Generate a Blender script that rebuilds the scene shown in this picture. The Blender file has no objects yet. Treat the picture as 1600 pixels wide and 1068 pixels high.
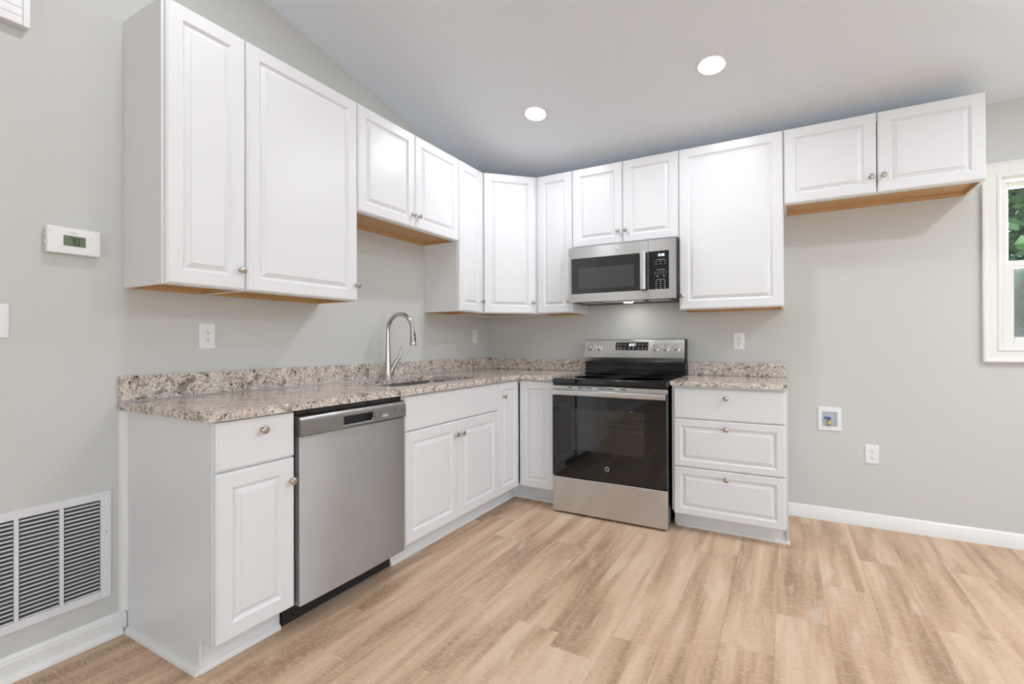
import bpy, bmesh, math, random
from mathutils import Matrix, Vector
random.seed(7)
S = 0.0254                      # everything below is laid out in inches
scene = bpy.context.scene
COL = scene.collection

# ------------------------------------------------------------------ camera
cam = bpy.data.cameras.new('camera')
cam.sensor_width = 36.0
cam.lens = 752.46 / 1600 * 36.0
cam.shift_x = (800 - 804.28) / 1600
cam.shift_y = (532.52 - 534) / 1600
cam.clip_start = 0.02
camo = bpy.data.objects.new('camera', cam)
COL.objects.link(camo)
yaw, pit, rol = 0.5131, 0.0034, -0.0030
fwd = Vector((-math.sin(yaw) * math.cos(pit), math.cos(yaw) * math.cos(pit), math.sin(pit)))
r0 = Vector((math.cos(yaw), math.sin(yaw), 0))
u0 = r0.cross(fwd)
rr = r0 * math.cos(rol) + u0 * math.sin(rol)
uu = -r0 * math.sin(rol) + u0 * math.cos(rol)
camo.matrix_world = Matrix((
    (rr.x, uu.x, -fwd.x, 2.3031), (rr.y, uu.y, -fwd.y, -3.6579),
    (rr.z, uu.z, -fwd.z, 1.1379), (0, 0, 0, 1)))
scene.camera = camo

# ------------------------------------------------------------------ exposure, sky, daylight
vs = scene.view_settings
vs.view_transform = 'Standard'
vs.look = 'None'
vs.gamma = 1.0
vs.use_curve_mapping = False
vs.exposure = 0.12
scene.cycles.diffuse_bounces = 8
scene.cycles.max_bounces = 14
# lamp radiance of each ceiling light, watts of daylight at each window, strength of the sky
POWER = {'A': 185.0, 'B': 180.0, 'C': 180.0, 'E': 590.0, 'G': 500.0, 'rear': 54.0, 'side': 44.0, 'kitchen': 150.0, 'sky': 0.3}
LAMP = (0.965, 0.985, 1.045)
DAYC = (0.88, 0.945, 1.0)

world = bpy.data.worlds.new('sky')
scene.world = world
world.use_nodes = True
wn = world.node_tree
bgn = wn.nodes['Background']
sky = wn.nodes.new('ShaderNodeTexSky')
sky.sky_type = 'NISHITA'
sky.sun_disc = False
sky.sun_elevation = math.radians(50)
wn.links.new(sky.outputs['Color'], bgn.inputs['Color'])
bgn.inputs['Strength'].default_value = POWER['sky']


def daylight(name, loc, target, sx, sy, watts, color):
    L = bpy.data.lights.new(name, 'AREA')
    L.shape = 'RECTANGLE'
    L.size = sx * S
    L.size_y = sy * S
    L.energy = watts
    L.color = color
    o = bpy.data.objects.new(name, L)
    COL.objects.link(o)
    o.location = Vector(loc) * S
    d = (Vector(target) - Vector(loc)).normalized()
    o.rotation_euler = d.to_track_quat('-Z', 'Y').to_euler()
    return o


daylight('daylight_rear', (150, -303, 48), (150, 0, 48), 118, 82, POWER['rear'], DAYC)
daylight('daylight_side', (263, -150, 56), (0, -150, 56), 92, 56, POWER['side'], DAYC)
daylight('daylight_kitchen', (148, 9, 62), (148, -100, 55), 28, 36, POWER['kitchen'], DAYC)

# ------------------------------------------------------------------ materials


class NT:
    """small helper around a material's node tree"""

    def __init__(self, name):
        self.m = bpy.data.materials.new(name)
        self.m.use_nodes = True
        self.t = self.m.node_tree
        self.b = self.t.nodes['Principled BSDF']

    def n(self, kind, **kw):
        nd = self.t.nodes.new(kind)
        for k, v in kw.items():
            if hasattr(nd, k):
                setattr(nd, k, v)
        return nd

    def l(self, a, b):
        self.t.links.new(a, b)

    def val(self, sock, v):
        if hasattr(v, 'is_output'):
            self.l(v, sock)
        else:
            sock.default_value = v

    def math(self, op, a, b=0.0, c=None):
        nd = self.n('ShaderNodeMath', operation=op)
        self.val(nd.inputs[0], a)
        self.val(nd.inputs[1], b)
        if c is not None:
            self.val(nd.inputs[2], c)
        return nd.outputs[0]

    def comb(self, x, y, z):
        nd = self.n('ShaderNodeCombineXYZ')
        self.val(nd.inputs[0], x)
        self.val(nd.inputs[1], y)
        self.val(nd.inputs[2], z)
        return nd.outputs[0]

    def noise(self, vec, scale, detail=4, rough=0.55, dist=0.0):
        nd = self.n('ShaderNodeTexNoise')
        if vec is not None:
            self.l(vec, nd.inputs['Vector'])
        nd.inputs['Scale'].default_value = scale
        nd.inputs['Detail'].default_value = detail
        nd.inputs['Roughness'].default_value = rough
        nd.inputs['Distortion'].default_value = dist
        return nd.outputs['Fac']

    def ramp(self, fac, stops):
        nd = self.n('ShaderNodeValToRGB')
        self.l(fac, nd.inputs[0])
        e = nd.color_ramp.elements
        while len(e) < len(stops):
            e.new(0.5)
        for i, (p, c) in enumerate(stops):
            e[i].position = p
            e[i].color = (*c, 1) if len(c) == 3 else c
        return nd.outputs['Color']

    def mix(self, fac, a, b, mode='MIX'):
        nd = self.n('ShaderNodeMix', data_type='RGBA', blend_type=mode)
        self.val(nd.inputs['Factor'], fac)
        for s, v in ((nd.inputs[6], a), (nd.inputs[7], b)):
            if hasattr(v, 'is_output'):
                self.l(v, s)
            else:
                s.default_value = (*v, 1)
        return nd.outputs[2]

    def bump(self, h, strength, dist=0.001):
        nd = self.n('ShaderNodeBump')
        self.l(h, nd.inputs['Height'])
        nd.inputs['Strength'].default_value = strength
        nd.inputs['Distance'].default_value = dist
        self.l(nd.outputs[0], self.b.inputs['Normal'])

    def obj(self):
        return self.n('ShaderNodeTexCoord').outputs['Object']


def mat(name, col, rough=0.5, metal=0.0, spec=0.5, bump=None):
    q = NT(name)
    q.b.inputs['Base Color'].default_value = (*col, 1)
    q.b.inputs['Roughness'].default_value = rough
    q.b.inputs['Metallic'].default_value = metal
    q.b.inputs['Specular IOR Level'].default_value = spec
    if bump:
        q.bump(q.noise(q.obj(), bump[0], 3), bump[1], bump[2] if len(bump) > 2 else 0.001)
    return q.m


def stainless(name, col=(0.68, 0.68, 0.675), rough=0.33, along='x', aniso=0.85):
    q = NT(name)
    o = q.obj()
    mp = q.n('ShaderNodeMapping')
    q.l(o, mp.inputs['Vector'])
    mp.inputs['Scale'].default_value = (1.5, 1.5, 700) if along == 'x' else (700, 700, 1.5)
    fine = q.noise(mp.outputs[0], 1.0, 3)
    blot = q.noise(o, 7.0, 3)
    q.l(q.mix(blot, tuple(c * 0.93 for c in col), tuple(min(1, c * 1.06) for c in col)), q.b.inputs['Base Color'])
    q.b.inputs['Metallic'].default_value = 1.0
    q.l(q.math('MULTIPLY_ADD', fine, 0.10, rough - 0.05), q.b.inputs['Roughness'])
    q.b.inputs['Anisotropic'].default_value = aniso
    tg = q.n('ShaderNodeTangent', direction_type='RADIAL', axis='Z')
    q.l(tg.outputs[0], q.b.inputs['Tangent'])
    q.b.inputs['Anisotropic Rotation'].default_value = 0.25 if along == 'x' else 0.0
    return q.m


def granite():
    q = NT('granite')
    o = q.obj()
    warp = q.n('ShaderNodeTexNoise')
    q.l(o, warp.inputs['Vector'])
    warp.inputs['Scale'].default_value = 14
    warp.inputs['Detail'].default_value = 3
    add = q.n('ShaderNodeMix', data_type='VECTOR')
    add.inputs['Factor'].default_value = 0.07
    q.l(o, add.inputs[4])
    q.l(warp.outputs['Color'], add.inputs[5])
    v = add.outputs[1]
    mp = q.n('ShaderNodeMapping')
    q.l(v, mp.inputs['Vector'])
    mp.inputs['Rotation'].default_value = (0.5, 0.4, 0.6)
    mp.inputs['Scale'].default_value = (1.0, 1.7, 1.7)
    v = mp.outputs[0]
    big = q.noise(v, 8, 4, 0.6, 0.3)
    patch = q.noise(v, 14, 3, 0.55, 0.5)
    mid = q.noise(v, 46, 4, 0.62, 0.5)
    fleck = q.noise(v, 72, 3, 0.55, 0.25)
    fine = q.noise(v, 210, 3, 0.6, 0.0)
    c = q.ramp(big, [(0.34, (0.40, 0.335, 0.29)), (0.47, (0.63, 0.545, 0.475)), (0.62, (0.74, 0.68, 0.61))])
    tone = q.ramp(mid, [(0.36, (0.20, 0.165, 0.14)), (0.46, (0.52, 0.44, 0.385)), (0.56, (0.74, 0.66, 0.585)), (0.66, (0.90, 0.87, 0.82))])
    c = q.mix(0.62, c, tone)
    pf = q.ramp(patch, [(0.33, (1, 1, 1)), (0.43, (0, 0, 0))])
    c = q.mix(q.math('MULTIPLY', pf, 0.8), c, (0.17, 0.135, 0.115))
    lim = q.math('MULTIPLY_ADD', big, -0.22, 0.575)
    dk = q.ramp(q.math('SUBTRACT', lim, q.math('MULTIPLY_ADD', fine, 0.10, fleck)), [(0.0, (0, 0, 0)), (0.03, (1, 1, 1))])
    c = q.mix(q.math('MULTIPLY', dk, 0.92), c, (0.028, 0.025, 0.024))
    q.l(c, q.b.inputs['Base Color'])
    q.b.inputs['Roughness'].default_value = 0.14
    q.b.inputs['Coat Weight'].default_value = 0.2
    return q.m


def plank_floor():
    q = NT('oak_planks')
    sep = q.n('ShaderNodeSeparateXYZ')
    q.l(q.obj(), sep.inputs[0])
    xi = q.math('DIVIDE', sep.outputs[0], S)
    yi = q.math('DIVIDE', sep.outputs[1], S)
    u = q.math('DIVIDE', q.math('SUBTRACT', xi, 1.8), 7.27)
    row = q.math('FLOOR', u)
    fx = q.math('FRACT', u)
    wr = q.n('ShaderNodeTexWhiteNoise', noise_dimensions='1D')
    q.l(row, wr.inputs['W'])
    v = q.math('ADD', q.math('DIVIDE', yi, 48.0), wr.outputs['Value'])
    pl = q.math('FLOOR', v)
    fy = q.math('FRACT', v)
    wp = q.n('ShaderNodeTexWhiteNoise', noise_dimensions='2D')
    q.l(q.comb(row, pl, 0.0), wp.inputs['Vector'])
    idv = wp.outputs['Value']
    shift = q.math('MULTIPLY', idv, 37.0)
    broad = q.noise(q.comb(q.math('ADD', q.math('MULTIPLY', xi, 0.30), shift), q.math('MULTIPLY', yi, 0.028), shift), 1.0, 2, 0.5, 0.25)
    grain = q.noise(q.comb(q.math('ADD', q.math('MULTIPLY', xi, 2.6), shift), q.math('MULTIPLY', yi, 0.09), shift), 1.0, 4, 0.6, 0.3)
    saw = q.noise(q.comb(q.math('MULTIPLY', xi, 1.1), q.math('MULTIPLY', yi, 5.5), shift), 1.0, 4, 0.6, 0.7)
    patch = q.noise(q.comb(q.math('ADD', q.math('MULTIPLY', xi, 0.42), shift), q.math('MULTIPLY', yi, 0.085), 3.0), 1.0, 3, 0.5, 0.4)
    t = q.math('ADD', q.math('MULTIPLY_ADD', broad, 0.95, -0.10), q.math('MULTIPLY', grain, 0.25))
    t = q.math('ADD', t, q.math('MULTIPLY', q.math('SUBTRACT', idv, 0.5), 0.10))
    c = q.ramp(t, [(0.30, (0.325, 0.20, 0.118)), (0.42, (0.455, 0.293, 0.183)), (0.52, (0.565, 0.385, 0.25)), (0.66, (0.665, 0.49, 0.345))])
    pm = q.ramp(patch, [(0.60, (0, 0, 0)), (0.72, (1, 1, 1))])
    c = q.mix(q.math('MULTIPLY', pm, 0.6), c, (0.67, 0.56, 0.455))
    c = q.mix(q.math('MULTIPLY', q.ramp(saw, [(0.48, (0, 0, 0)), (0.66, (1, 1, 1))]), 0.42), c, (0.80, 0.67, 0.52))
    ck = q.noise(q.comb(q.math('ADD', q.math('MULTIPLY', xi, 3.2), shift), q.math('MULTIPLY', yi, 0.22), 9.0), 1.0, 2, 0.5, 0.0)
    c = q.mix(q.math('MULTIPLY', q.ramp(ck, [(0.235, (1, 1, 1)), (0.27, (0, 0, 0))]), 0.45), c, (0.20, 0.12, 0.075))
    ex = q.math('MULTIPLY', q.math('MINIMUM', fx, q.math('SUBTRACT', 1.0, fx)), 7.27)
    ey = q.math('MULTIPLY', q.math('MINIMUM', fy, q.math('SUBTRACT', 1.0, fy)), 48.0)
    seam = q.math('LESS_THAN', q.math('MINIMUM', ex, ey), 0.035)
    c = q.mix(q.math('MULTIPLY', seam, 0.35), c, (0.25, 0.16, 0.10))
    q.l(c, q.b.inputs['Base Color'])
    q.l(q.math('MULTIPLY_ADD', grain, 0.15, 0.34), q.b.inputs['Roughness'])
    q.b.inputs['Specular IOR Level'].default_value = 0.42
    q.bump(q.math('ADD', q.math('MULTIPLY', saw, 0.6), grain), 0.10, 0.001)
    return q.m


def wood(name, c0, c1):
    q = NT(name)
    mp = q.n('ShaderNodeMapping')
    q.l(q.obj(), mp.inputs['Vector'])
    mp.inputs['Scale'].default_value = (3, 40, 40)
    q.l(q.ramp(q.noise(mp.outputs[0], 1.0, 4, 0.6, 0.4), [(0.3, c0), (0.7, c1)]), q.b.inputs['Base Color'])
    q.b.inputs['Roughness'].default_value = 0.5
    return q.m


def emit(name, col, strength):
    q = NT(name)
    q.b.inputs['Base Color'].default_value = (0.02, 0.02, 0.02, 1)
    q.b.inputs['Emission Color'].default_value = (*col, 1)
    q.b.inputs['Emission Strength'].default_value = strength
    return q.m


def pane_glass(name, tint, gloss=0.08):
    q = NT(name)
    tr = q.n('ShaderNodeBsdfTransparent')
    tr.inputs[0].default_value = (*tint, 1)
    gl = q.n('ShaderNodeBsdfGlossy')
    gl.inputs['Roughness'].default_value = 0.02
    mx = q.n('ShaderNodeMixShader')
    fr = q.n('ShaderNodeFresnel')
    fr.inputs[0].default_value = 1.45
    q.l(fr.outputs[0], mx.inputs[0])
    q.l(tr.outputs[0], mx.inputs[1])
    q.l(gl.outputs[0], mx.inputs[2])
    q.l(mx.outputs[0], q.t.nodes['Material Output'].inputs['Surface'])
    return q.m


def screen_mesh():
    q = NT('insect_screen')
    tr = q.n('ShaderNodeBsdfTransparent')
    df = q.n('ShaderNodeBsdfDiffuse')
    df.inputs[0].default_value = (0.10, 0.105, 0.10, 1)
    mx = q.n('ShaderNodeMixShader')
    mx.inputs[0].default_value = 0.55
    q.l(tr.outputs[0], mx.inputs[1])
    q.l(df.outputs[0], mx.inputs[2])
    q.l(mx.outputs[0], q.t.nodes['Material Output'].inputs['Surface'])
    return q.m


def leaf_mat(name, c0, c1):
    q = NT(name)
    gi = q.n('ShaderNodeNewGeometry')
    q.l(q.ramp(gi.outputs['Random Per Island'], [(0.0, c0), (1.0, c1)]), q.b.inputs['Base Color'])
    q.b.inputs['Roughness'].default_value = 0.45
    return q.m


WHITE = mat('white_cabinet_paint', (0.76, 0.765, 0.785), 0.33)
TRIM = mat('white_trim_paint', (0.80, 0.80, 0.79), 0.35)
CASING = mat('window_casing_paint', (0.80, 0.80, 0.775), 0.32)
WALL = mat('greige_wall_paint', (0.60, 0.602, 0.582), 0.62, spec=0.35, bump=(900, 0.05))
CEIL = mat('ceiling_paint', (0.81, 0.86, 0.915), 0.75, spec=0.25, bump=(700, 0.05))
FLOOR = plank_floor()
GRAN = granite()
SILI = mat('grey_caulk', (0.42, 0.42, 0.41), 0.4)
MAPLE = wood('maple_underside', (0.50, 0.29, 0.13), (0.62, 0.40, 0.20))
STEEL = stainless('brushed_steel')
STEELV = stainless('dishwasher_steel', (0.62, 0.63, 0.64), 0.46, 'x', 1.0)
STEELD = stainless('grey_control_steel', (0.30, 0.295, 0.285), 0.34, 'x', 0.3)
SINKST = stainless('sink_steel', (0.42, 0.41, 0.40), 0.32, 'x', 0.2)
NICKEL = mat('brushed_nickel', (0.52, 0.47, 0.42), 0.24, 1.0)
FAUC = mat('faucet_nickel', (0.55, 0.51, 0.47), 0.22, 1.0)
CHROME = mat('polished_steel', (0.72, 0.71, 0.70), 0.14, 1.0)
BLACK = mat('black_enamel', (0.009, 0.009, 0.010), 0.13)
BLACKM = mat('black_plastic', (0.014, 0.014, 0.015), 0.5)
BGLASS = mat('black_glass', (0.008, 0.008, 0.009), 0.03, spec=0.6)
MGLASS = mat('smoked_glass', (0.022, 0.022, 0.023), 0.06, spec=0.7)
OGLASS = mat('oven_window_glass', (0.030, 0.026, 0.022), 0.06, spec=0.6)
MWIN = mat('microwave_window_mesh', (0.055, 0.055, 0.06), 0.10, spec=0.6)
BADGE = mat('badge_silver', (0.78, 0.78, 0.78), 0.4)
RACK = mat('rack_wire', (0.075, 0.07, 0.065), 0.35)
RING = mat('burner_ring', (0.035, 0.035, 0.036), 0.06)
PLAS = mat('white_plastic', (0.82, 0.82, 0.83), 0.35)
PLASG = mat('grey_marking', (0.35, 0.35, 0.37), 0.5)
SLOT = mat('dark_slot', (0.02, 0.02, 0.02), 0.6)
LCD = mat('lcd_green', (0.115, 0.165, 0.085), 0.25)
LCDSEG = mat('lcd_segment', (0.016, 0.024, 0.026), 0.4)
DIG = emit('display_digit', (0.80, 0.90, 1.0), 2.6)
PANELTXT = mat('printed_marking', (0.55, 0.55, 0.55), 0.5)
DKMARK = mat('dark_marking', (0.06, 0.06, 0.06), 0.5)
LABELBL = mat('pale_blue_label', (0.42, 0.52, 0.60), 0.5)
VENT = mat('vent_enamel', (0.74, 0.74, 0.77), 0.35)
VDARK = mat('duct_shade', (0.075, 0.075, 0.08), 0.8)
BRASS = mat('brass', (0.55, 0.42, 0.22), 0.32, 1.0)
BLUE = mat('blue_handle', (0.02, 0.09, 0.35), 0.4)
BOXG = mat('grey_blue_box', (0.47, 0.53, 0.57), 0.5)
GLASS = pane_glass('window_glass', (0.96, 0.98, 0.97))
SCREEN = screen_mesh()
LEAF = leaf_mat('leaf', (0.06, 0.16, 0.04), (0.26, 0.44, 0.16))
BARK = mat('bark', (0.09, 0.065, 0.045), 0.9)
GRASS = mat('lawn', (0.10, 0.16, 0.05), 0.9)

# ------------------------------------------------------------------ mesh builder


class MB:
    def __init__(s, xf=None):
        s.v, s.f, s.xf = [], [], xf

    def add(s, vs, fs):
        b = len(s.v)
        s.v += [Vector(p) for p in vs]
        s.f += [tuple(i + b for i in f) for f in fs]
        return s

    def box(s, x0, x1, y0, y1, z0, z1):
        if x0 > x1: x0, x1 = x1, x0
        if y0 > y1: y0, y1 = y1, y0
        if z0 > z1: z0, z1 = z1, z0
        return s.add([(x0, y0, z0), (x1, y0, z0), (x1, y1, z0), (x0, y1, z0), (x0, y0, z1), (x1, y0, z1), (x1, y1, z1), (x0, y1, z1)],
                     [(3, 2, 1, 0), (4, 5, 6, 7), (0, 1, 5, 4), (1, 2, 6, 5), (2, 3, 7, 6), (3, 0, 4, 7)])

    def loops(s, loops, cap0=True, cap1=True, closed=True):
        n = len(loops[0])
        b = len(s.v)
        for L in loops:
            s.v += [Vector(p) for p in L]
        for k in range(len(loops) - 1):
            for i in range(n if closed else n - 1):
                j = (i + 1) % n
                s.f.append((b + k * n + i, b + k * n + j, b + (k + 1) * n + j, b + (k + 1) * n + i))
        if cap0: s.f.append(tuple(b + i for i in reversed(range(n))))
        if cap1: s.f.append(tuple(b + (len(loops) - 1) * n + i for i in range(n)))
        return s

    def prism(s, pts, ax, a, b):
        """polygon pts in the two other axes (in xyz order), extruded along axis ax from a to b"""
        def P(p, w):
            q = list(p)
            q.insert(ax, w)
            return tuple(q)
        return s.loops([[P(p, a) for p in pts], [P(p, b) for p in pts]])

    def lathe(s, prof, c, axis='z', n=24):
        """prof: (radius, height) along axis; axis may be x, y, z, -x, -y"""
        c = Vector(c)
        A = {'x': ((0, 1, 0), (0, 0, 1), (1, 0, 0)), 'y': ((0, 0, 1), (1, 0, 0), (0, 1, 0)), 'z': ((1, 0, 0), (0, 1, 0), (0, 0, 1)),
             '-y': ((1, 0, 0), (0, 0, 1), (0, -1, 0)), '-x': ((0, 0, 1), (0, 1, 0), (-1, 0, 0)), '-z': ((0, 1, 0), (1, 0, 0), (0, 0, -1))}[axis]
        e, g, h = (Vector(q) for q in A)
        L = []
        for r, t in prof:
            L.append([c + e * (r * math.cos(2 * math.pi * i / n)) + g * (r * math.sin(2 * math.pi * i / n)) + h * t for i in range(n)])
        return s.loops(L)

    def tube(s, path, rad, n=16):
        path = [Vector(p) for p in path]
        if not hasattr(rad, '__len__'): rad = [rad] * len(path)
        L = []
        ref = None
        for i, p in enumerate(path):
            a = path[max(0, i - 1)]
            b = path[min(len(path) - 1, i + 1)]
            t = (b - a).normalized()
            if ref is None:
                ref = Vector((0, 1, 0)) if abs(t.y) < 0.9 else Vector((1, 0, 0))
            e = (ref - t * ref.dot(t)).normalized()
            g = t.cross(e)
            ref = e
            L.append([p + (e * math.cos(2 * math.pi * k / n) + g * math.sin(2 * math.pi * k / n)) * rad[i] for k in range(n)])
        return s.loops(L)

    def panel(s, x0, x1, z0, z1, prof):
        """concentric rectangles in the xz plane; prof = (inset, y)"""
        L = []
        for d, y in prof:
            L.append([(x0 + d, y, z0 + d), (x1 - d, y, z0 + d), (x1 - d, y, z1 - d), (x0 + d, y, z1 - d)])
        return s.loops(L)

    def build(s, name, m, parent=None, bevel=0.0, seg=2, sharp=35):
        me = bpy.data.meshes.new(name)
        vs_ = [(s.xf @ p if s.xf else p) * S for p in s.v]
        me.from_pydata([tuple(p) for p in vs_], [], s.f)
        bm = bmesh.new()
        bm.from_mesh(me)
        bmesh.ops.recalc_face_normals(bm, faces=bm.faces[:])
        bm.to_mesh(me)
        bm.free()
        for p in me.polygons: p.use_smooth = True
        me.set_sharp_from_angle(angle=math.radians(sharp))
        me.materials.append(m)
        o = bpy.data.objects.new(name, me)
        COL.objects.link(o)
        if parent is not None: o.parent = parent
        if bevel:
            md = o.modifiers.new('edge', 'BEVEL')
            md.width = bevel * S
            md.segments = seg
            md.limit_method = 'ANGLE'
            md.angle_limit = math.radians(40)
            md.harden_normals = False
        return o


class Marks(MB):
    """printed marks, each one an object of its own"""

    def __init__(s, xf=None):
        MB.__init__(s, xf)
        s.parts = []

    def add(s, vs, fs):
        b = MB(s.xf)
        b.add(vs, fs)
        s.parts.append(b)
        return s

    def lathe(s, *a, **k):
        b = MB(s.xf)
        b.lathe(*a, **k)
        s.parts.append(b)
        return s

    def build(s, name, m, parent=None, **k):
        for b in s.parts: b.build(name, m, parent)


def tag(o, label, cat, group=None):
    o['label'] = label
    o['category'] = cat
    if group: o['group'] = group
    return o


def thing(name, loc, label, cat, rz=0.0, group=None):
    o = bpy.data.objects.new(name, None)
    COL.objects.link(o)
    o.location = Vector(loc) * S
    o.rotation_euler = (0, 0, math.radians(rz))
    o.empty_display_size = 0.05
    return tag(o, label, cat, group)


def structure(o):
    o['kind'] = 'structure'
    return o


def text_mesh(name, body, size, m, parent, origin, ex, ez):
    """flat raised lettering: ex = reading direction, ez = up; size in inches"""
    cu = bpy.data.curves.new(name, 'FONT')
    cu.body = body
    cu.size = size * S
    cu.align_x = 'CENTER'
    cu.align_y = 'CENTER'
    cu.extrude = 0.0002
    t = bpy.data.objects.new(name, cu)
    COL.objects.link(t)
    bpy.context.view_layer.update()
    me = bpy.data.meshes.new_from_object(t.evaluated_get(bpy.context.evaluated_depsgraph_get()))
    bpy.data.objects.remove(t)
    ex, ez = Vector(ex), Vector(ez)
    ny = ex.cross(ez)
    M4 = Matrix(((ex.x, ez.x, ny.x, origin[0] * S), (ex.y, ez.y, ny.y, origin[1] * S), (ex.z, ez.z, ny.z, origin[2] * S), (0, 0, 0, 1)))
    me.transform(M4)
    me.materials.clear()
    me.materials.append(m)
    o = bpy.data.objects.new(name, me)
    COL.objects.link(o)
    o.parent = parent
    return o


SEG = {'0': 'abcdef', '1': 'bc', '2': 'abged', '3': 'abgcd', '4': 'fgbc', '5': 'afgcd', '6': 'afgedc', '7': 'abc', '8': 'abcdefg', '9': 'abcdfg'}


def digits(name, txt, m, parent, xf, h, w, gap, th):
    """seven-segment digits in local xz plane, y=0, extruded a hair toward -y, placed by matrix xf (inches)"""
    b = MB(xf)
    x = 0.0
    for ch in txt:
        if ch == ':':
            b.box(x, x + th, -0.01, 0, h * 0.28, h * 0.28 + th).box(x, x + th, -0.01, 0, h * 0.65, h * 0.65 + th)
            x += th + gap
            continue
        R = {'a': (0, w, h - th, h), 'd': (0, w, 0, th), 'g': (0, w, h / 2 - th / 2, h / 2 + th / 2), 'f': (0, th, h / 2, h), 'b': (w - th, w, h / 2, h), 'e': (0, th, 0, h / 2), 'c': (w - th, w, 0, h / 2)}
        for k in SEG[ch]:
            a = R[k]
            b.box(x + a[0], x + a[1], -0.01, 0, a[2], a[3])
        x += w + gap
    return b.build(name, m, parent)


# ------------------------------------------------------------------ room shell
XR, YR, YM = 260.0, -300.0, -150.0
Z0, K = 97.3, 0.19
ZM = Z0 - K * YM


def cz(y): return Z0 + K * (-y if y > YM else (y - YR))


structure(MB().box(-5, XR + 5, YR - 5, 5, -2, 0).build('floor', FLOOR))
structure(MB().prism([(5, Z0 - 0.95), (YM, ZM), (YR - 5, Z0 - 0.95), (YR - 5, Z0 + 4), (YM, ZM + 5), (5, Z0 + 4)], 0, -5, XR + 5).build('ceiling', CEIL))
gable = [(0, 0), (0, Z0), (YM, ZM), (YR, Z0), (YR, 0)]
structure(MB().prism(gable, 0, -5, 0).build('wall_left', WALL))
# back wall with the kitchen window opening
WX0, WX1, WZ0, WZ1 = 132.0, 164.0, 43.6, 80.4
structure(MB().box(-5, WX0, 0, 5, 0, Z0).box(WX1, XR + 5, 0, 5, 0, Z0).box(WX0, WX1, 0, 5, 0, WZ0).box(WX0, WX1, 0, 5, WZ1, Z0).build('wall_back', WALL))
structure(MB().box(XR, XR + 5, YR, -198, 0, Z0).box(XR, XR + 5, -102, 0, 0, Z0).box(XR, XR + 5, -198, -102, 0, 26).box(XR, XR + 5, -198, -102, 86, Z0)
          .prism([(0, Z0), (YM, ZM), (YR, Z0)], 0, XR, XR + 5).build('wall_right', WALL))
structure(MB().box(-5, 90, YR - 5, YR, 0, Z0).box(210, XR + 5, YR - 5, YR, 0, Z0).box(90, 210, YR - 5, YR, 90, Z0).build('wall_front', WALL))


def sash(mb, x0, x1, z0, z1, y0, y1, w):
    mb.box(x0, x0 + w, y0, y1, z0, z1).box(x1 - w, x1, y0, y1, z0, z1).box(x0 + w, x1 - w, y0, y1, z0, z0 + w).box(x0 + w, x1 - w, y0, y1, z1 - w, z1)


# kitchen window: mitred casing, jamb, two sashes, panes, screen
win = bpy.data.objects.new('window_1', None)
COL.objects.link(win)
win.location = Vector((148, 0, 62)) * S
structure(win)
W = Matrix.Translation((-148, 0, -62))
cb = MB(W)
prof = [(0.0, 0.0), (0.0, -0.95), (0.35, -1.05), (0.7, -0.85), (1.4, -0.75), (2.3, -0.6), (2.5, -0.78), (2.9, -0.78), (3.3, -0.35), (3.3, 0.0)]
ox0, ox1, oz0, oz1 = WX0 - 3.45, WX1 + 3.45, WZ0 - 3.35, WZ1 + 3.3
cb.loops([[(ox0 + d, y, oz0 + d), (ox1 - d, y, oz0 + d), (ox1 - d, y, oz1 - d), (ox0 + d, y, oz1 - d)] for d, y in prof], False, False)
cb.build('casing', CASING, win, sharp=25)
jb = MB(W)
sash(jb, WX0, WX1, WZ0, WZ1, 0.0, 5, 0.6)
jb.build('jamb', CASING, win)
ub = MB(W)
sash(ub, WX0 + 0.5, WX1 - 0.5, 61.0, WZ1 - 0.5, 2.6, 3.8, 1.2)
us = ub.build('upper_sash', CASING, win, 0.08)
MB(W).box(WX0 + 1.5, WX1 - 1.5, 3.1, 3.2, 62.0, WZ1 - 1.5).build('pane', GLASS, us)
lb = MB(W)
sash(lb, WX0 + 0.5, WX1 - 0.5, WZ0 + 0.5, 62.4, 1.2, 2.4, 1.6)
ls_ = lb.build('lower_sash', CASING, win, 0.08)
MB(W).box(WX0 + 1.9, WX1 - 1.9, 1.75, 1.85, WZ0 + 1.9, 61.0).build('pane', GLASS, ls_)
MB(W).box(WX0 + 0.7, WX1 - 0.7, 4.5, 4.52, WZ0 + 0.6, 61.5).build('insect_screen', SCREEN, win)


def far_window(name, xf, w, h, cols, rows):
    o = bpy.data.objects.new(name, None)
    COL.objects.link(o)
    structure(o)
    o.matrix_world = Matrix.Translation(xf.translation * S) @ xf.to_3x3().to_4x4()
    f = MB()
    sash(f, 0, w, 0, h, -4.6, -2, 2.0)
    for i in range(1, cols): f.box(w * i / cols - 1, w * i / cols + 1, -4.2, -2.4, 1.8, h - 1.8)
    for i in range(1, rows): f.box(1.8, w - 1.8, -4.2, -2.4, h * i / rows - 1, h * i / rows + 1)
    f.build('frame', CASING, o)
    MB().box(1.8, w - 1.8, -3.3, -3.2, 1.8, h - 1.8).build('pane', GLASS, o)
    c = MB()
    sash(c, -3.2, w + 3.2, -3.2 if rows > 0 and h < 80 else 0, h + 3.2, 0, 0.8, 3.2)
    c.build('casing', CASING, o)


far_window('window_2', Matrix.Translation((90, YR, 0)), 120, 90, 2, 1)
far_window('window_3', Matrix.Translation((XR, -198, 26)) @ Matrix.Rotation(math.radians(90), 4, 'Z'), 96, 60, 2, 2)

# baseboards and shoe mouldings
bprof = [(0, 0), (0.62, 0), (0.62, 2.45), (0.5, 2.62), (0.5, 2.8), (0.3, 3.05), (0.18, 3.25), (0, 3.25)]


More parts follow.
